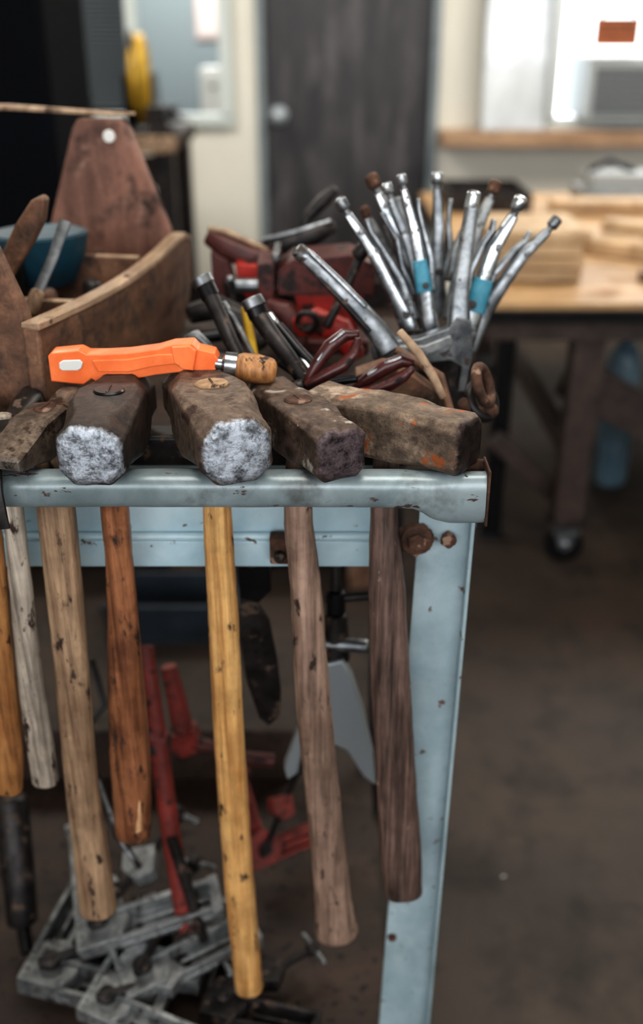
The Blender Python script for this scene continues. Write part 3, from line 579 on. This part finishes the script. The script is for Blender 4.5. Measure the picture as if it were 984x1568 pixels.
pc('wood_wedge',[('p',[(545,575),(590,560),(630,575),(672,604),(670,628),(560,620),(540,604)],1.0,.03,'box'),('t',[(612,508,.98),(640,540,.975),(662,575,.97),(678,608,.965)],[12,14,14,12],'boxedge',dict(rnd=.4,p=3))],.003)
# ------------------------------------------------------------------ LOCKING PLIERS
pc('locking_c_clamp',[('t',[(466,392,1.10),(500,424,1.10),(545,470,1.09),(580,510,1.08),(598,540,1.07)],[(20,24),(24,28),(30,30),(34,32),(38,28)],'steel',dict(p=3.5)),
  ('t',[(456,383,1.10),(468,394,1.10)],[24,26],'chrome',dict(rnd=.4)),('t',[(474,386,1.092),(520,430,1.09),(560,470,1.08)],[8,10,9],'chrome'),('t',[(488,426,1.09),(530,468,1.08),(566,508,1.07)],[6,8,8],'dsteel'),
  ('p',[(568,508),(600,522),(640,520),(686,504),(700,486),(722,492),(724,540),(712,600),(700,600),(706,562),(690,552),(650,556),(610,545),(600,560),(612,590),(596,592),(570,548)],1.07,.018,'steel'),
  ('p',[(606,530),(650,530),(690,514),(694,528),(652,544),(610,540)],1.066,.004,'alu'),
  ('t',[(722,316,1.12),(714,370,1.11),(704,440,1.09),(702,500,1.08)],[(20,22),(24,24),(28,26),(36,28)],'steel',dict(p=3)),('t',[(725,296,1.12),(721,318,1.12)],[22,24],'chrome',dict(rnd=.4))],.002)
def lp(a,b_,c,y,w_,m,tip,lever,tape=0):
    """pair of locking-plier handles: screw-ended fixed handle and a lever handle, converging on a pivot block"""
    A,Bv,Cc=V(a),V(b_),V(c); d=(A-Cc).normalized(); n=V((-d.y,d.x))*lever
    L=(A-Cc).length
    parts=[('t',[(A.x,A.y,y),((A.x+Bv.x)/2,(A.y+Bv.y)/2,y-.002),(Bv.x,Bv.y,y-.006),((Bv.x+Cc.x)/2,(Bv.y+Cc.y)/2,y-.010),(Cc.x,Cc.y,y-.015),(Cc.x*.6+675*.4,Cc.y+60,y-.02)],
                [(w_*.62,w_*.8),(w_*.78,w_),(w_*.92,w_*1.1),(w_,w_*1.1),(w_*1.3,w_),(w_*1.5,w_)],m,dict(p=3.5)),
           ('t',[tuple(A+d*w_*.9)+(y,),tuple(A-d*w_*.1)+(y,)],[w_*.5,w_*.5],'steel'),
           ('t',[tuple(A+d*w_*1.15)+(y,),tuple(A+d*w_*.55)+(y,)],[w_*.9,w_*.9],tip,dict(rnd=.5)),
           ('t',[tuple(A-d*L*.12+n*w_*1.05)+(y+.004,),tuple(A-d*L*.22+n*w_*.9)+(y+.004,),tuple(Bv+n*w_*.75)+(y,),tuple((Bv+Cc)/2+n*w_*1.0)+(y-.004,),tuple(Cc+n*w_*.6)+(y-.012,)],[(w_*.35,w_*.6),(w_*.4,w_*.8),(w_*.45,w_*.8),(w_*.6,w_*.9),(w_*.9,w_)],'steel' if m=='chrome' else m,dict(p=3,rnd=.6)),
           ('t',[tuple(Cc+n*w_*.2+d*8)+(y-.032,),tuple(Cc+n*w_*.2+d*8)+(y-.005,)],[w_*.55,w_*.55],'dsteel')]
    if tape: parts.append(('t',[tuple(Bv*.5+Cc*.5)+(y-.011,),tuple(Bv*.0+Cc*1.0)+(y-.015,)],[(w_*1.2,w_*1.4),(w_*1.5,w_*1.4)],'tape',dict(p=3)))
    pc('locking_pliers',parts,.001)
hs=[((532,328),(572,388),(622,492),1.16,21,'chrome','steel',1,0),((579,296),(604,352),(640,440),1.22,24,'chrome','rust',1,0),((598,304),(622,362),(646,446),1.19,19,'steel','chrome',-1,0),((618,290),(634,350),(650,446),1.145,18,'chrome','steel',1,1),
    ((669,290),(671,345),(668,425),1.25,20,'steel','chrome',1,0),((750,304),(728,352),(704,430),1.22,22,'alu','rust',-1,0),((786,330),(756,378),(724,476),1.15,24,'chrome','chrome',-1,1),((838,354),(800,390),(742,474),1.19,20,'steel','steel',-1,0),((566,338),(600,402),(632,480),1.25,18,'alud','rust',1,0)]
for h_ in hs: lp(*h_)
pc('tool_caddy',[('p',[(622,505),(722,505),(716,640),(632,640)],1.12,.003,'dsteel'),('p',[(622,505),(722,505),(716,640),(632,640)],1.27,.003,'dsteel')],.001)
o=B('iron_shackle'); c=W(740,590,y=.97); o.torus(c,.019,.0055,'rust',ax=(.9,-.35,.4)); o.torus(c+V((.002,.015,-.022)),.018,.006,'dsteel',ax=(.6,-.6,.5)); o.tube([c+V((-.02,0,-.02)),c+V((.0,.01,-.035)),c+V((.015,.01,-.03))],.007,'rust',rnd=.6); o.done()
o=B('flat_bar'); o.tube([V((.08,1.03,1.04)),V((.125,1.0,1.02)),V((.135,.975,.985))],[(.005,.005)]*3,'box',n=10); o.done()
# ------------------------------------------------------------------ UNDER THE RACK
def bar(name,parts,bev=.001): return pc(name,parts,bev)
bar('pipe_clamp',[('t',[(222,990,1.12),(240,1120,1.08),(262,1280,1.04),(286,1420,1.0)],[26,28,30,30],'red'),('t',[(218,1120,1.08),(250,1135,1.08)],[36,36],'red'),('t',[(230,1110,1.085),(236,1150,1.075)],[34,36],'dsteel'),('t',[(262,1280,1.03),(300,1400,1.0),(312,1440,.99)],[18,18,16],'dsteel')])
bar('pipe_clamp',[('t',[(258,1020,1.20),(272,1080,1.19),(284,1140,1.18)],[24,30,36],'red'),('t',[(285,1135,1.18),(330,1145,1.17),(372,1160,1.16),(420,1165,1.16)],[30,16,20,22],'dred'),('p',[(262,1128),(296,1122),(306,1150),(280,1162),(262,1150)],1.165,.03,'red')])
bar('hanging_shears',[('p',[(366,905),(388,915),(412,950),(424,1010),(430,1060),(428,1098),(412,1112),(396,1100),(376,1040),(366,970)],1.0,.006,'dsteel'),('p',[(362,862),(412,862),(415,905),(395,925),(368,918)],.99,.02,'black'),('t',[(385,862,.995),(380,800,.97)],[22,18],'dsteel')],.002)
bar('gear_puller',[('t',[(514,862,1.06),(514,905,1.055)],[14,22],'dsteel'),('t',[(514,905,1.055),(514,940,1.05)],[30,30],'black'),('t',[(500,918,1.055),(565,912,1.05)],[14,14],'dsteel',dict(rnd=.5)),
  ('t',[(514,940,1.05),(514,1010,1.04)],[34,44],'dsteel'),('t',[(490,985,1.04),(560,990,1.03)],[22,22],'steel',dict(rnd=.5)),
  ('p',[(498,1018),(525,1012),(540,1040),(556,1090),(572,1160),(576,1205),(556,1190),(530,1150),(508,1140),(500,1080)],1.02,.02,'greywhite'),
  ('p',[(470,1090),(480,1100),(462,1150),(456,1185),(440,1196),(434,1178),(448,1140)],1.02,.02,'greywhite'),('t',[(500,1030,1.035),(482,1070,1.03),(470,1100,1.03)],[24,20,18],'dsteel')],.003)
bar('pry_bar',[('t',[(18,1225,1.12),(26,1320,1.08),(34,1410,1.04)],[48,50,46],'dsteel',dict(rnd=.4)),('t',[(34,1410,1.04),(42,1460,1.0)],[22,20],'black')])
bar('coiled_cable',[('t',[(140,1010,1.2),(160,1080,1.16),(120,1130,1.14),(150,1190,1.1),(180,1280,1.08),(215,1330,1.05)],[10]*6,'black'),('t',[(150,1195,1.0),(185,1290,.98),(206,1320,.97)],[8,8,8],'steel')])
o=B('blue_tub'); o.bb((-.52,2.03,0),(-.2,2.22,.012),'dblue')
for a_,b_ in (((-.52,2.03),(-.2,2.04)),((-.52,2.21),(-.2,2.22)),((-.52,2.04),(-.51,2.21)),((-.21,2.04),(-.2,2.21))): o.bb((a_[0],a_[1],.012),(b_[0],b_[1],.10),'dblue')
o.bb((-.53,2.02,.10),(-.19,2.03,.115),'dblue'); o.done(.003)
o=B('wooden_pallet')
for i in range(5): o.bb((-.9,2.3+i*.13,.09),(.15,2.4+i*.13,.11),'box')
for x in (-.88,-.4,.07): o.bb((x,2.3,0),(x+.08,2.92,.09),'box')
o.done(.003)
o=B('scrap_board'); o.bb((-.66,1.40,.1305),(-.05,1.42,.24),'shelf'); o.done(.003)
def corner_clamp(loc,rot,m,sc=1.0,screw='dsteel'):
    o=B('corner_clamp')
    for s_ in (0,90):
        R=Euler((0,0,math.radians(s_))).to_matrix()
        def bx(c,sz,mm=m): 
            o.box(R@V(c),sz,mm,(0,0,s_))
        bx((.085,0,.004),(.13,.040,.008)); bx((.085,.016,.018),(.13,.006,.022)); bx((.085,-.016,.014),(.13,.006,.014)); bx((.152,0,.012),(.012,.048,.024))
        bx((.10,.0,.012),(.09,.004,.010))
    o.prism([V(q) for q in ((-.02,-.02,0),(.03,-.02,0),(.045,.0,0),(.045,.02,0),(.02,.045,0),(0,.045,0),(-.02,.03,0))],(0,0,.026),m)
    o.prism([V(q) for q in ((.06,.045,.004),(.085,.05,.004),(.09,.085,.004),(.05,.09,.004),(.045,.065,.004))],(0,0,.028),m)
    o.tube([V((.0,.0,.034)),V((.075,.075,.02)),V((.125,.125,.02))],.006,screw,n=12); o.tube([V((.105,.145,.02)),V((.145,.105,.02))],.004,'steel',n=10,rnd=1); o.tube([V((.118,.118,.02)),V((.13,.13,.02))],.010,screw,n=12)
    o.tube([V((.01,.01,.026)),V((.01,.01,.036))],.012,'dsteel',n=16)
    mw=Matrix.Translation(loc)@Euler([math.radians(a) for a in rot]).to_matrix().to_4x4()@Matrix.Scale(sc,4)
    o.done(.0018,mw=mw)
corner_clamp(W(150,1440,z=.20),(14,-12,12),'alu',1.15)
corner_clamp(W(62,1505,z=.165),(0,4,-12),'alud',1.15)
corner_clamp(W(215,1515,z=.17),(6,-5,28),'alu',1.1)
corner_clamp(W(290,1505,z=.155),(0,3,80),'alud',.9)
corner_clamp(W(150,1550,z=.165),(5,5,-20),'alu',1.0)
corner_clamp(W(330,1550,z=.15),(5,5,-10),'dsteel',.9)
corner_clamp(W(392,1310,z=.18),(55,0,30),'red',.85,'black')
# floor debris
o=B('floor_debris')
for i in range(9):
    x=random.uniform(.25,1.4); y=random.uniform(1.0,2.3); s_=random.uniform(.002,.004)
    o.box((x,y,s_*.3),(s_*2,s_,s_*.6),random.choice(['boxedge','alu','alud','shelf']),(0,0,random.uniform(0,180)))
o.done()
# ------------------------------------------------------------------ LIGHTS
wd=bpy.data.worlds.new('World'); bpy.context.scene.world=wd; wd.use_nodes=True
bg=wd.node_tree.nodes['Background']; bg.inputs[0].default_value=(.95,.97,1,1); bg.inputs[1].default_value=5.0
def area(name,loc,rot,sx,sy,p,col=(1,1,1)):
    l=bpy.data.lights.new(name,'AREA'); l.shape='RECTANGLE'; l.size=sx; l.size_y=sy; l.energy=p; l.color=col
    o=bpy.data.objects.new(name,l); o.location=loc; o.rotation_euler=[math.radians(a) for a in rot]; bpy.context.scene.collection.objects.link(o)
for i,(x,y) in enumerate(((-1.7,3.7),(1.7,3.7),(0,.8))):
    fx=B('added_fill_panel'); fx.bb((x-.75,y-.6,2.86),(x+.75,y+.6,2.9),'white'); fx.done()  # unseen panel added behind each fill lamp
    area('ceiling_fill',(x,y,2.85),(0,0,0),1.4,1.1,(72,64,32)[i],(1,.95,.87))  # added ceiling fill, brightens back wall and rack
area('office_fill',(-.7,y0+.9,2.5),(0,0,0),.8,.5,45)  # added fill, brightens the room seen through the left window
cam=bpy.data.cameras.new('Camera'); co=bpy.data.objects.new('Camera',cam); bpy.context.scene.collection.objects.link(co)
co.location=CAM; co.rotation_euler=(math.pi/2-PITCH,0,0); cam.sensor_fit='VERTICAL'; cam.sensor_height=36; cam.lens=36*F/1568; cam.clip_start=.02
cam.dof.use_dof=True; cam.dof.focus_distance=.89; cam.dof.aperture_fstop=2.4
bpy.context.scene.camera=co
vs=bpy.context.scene.view_settings; vs.view_transform='Standard'; vs.exposure=0.05
try: vs.look='Medium High Contrast'
except Exception: vs.look='None'
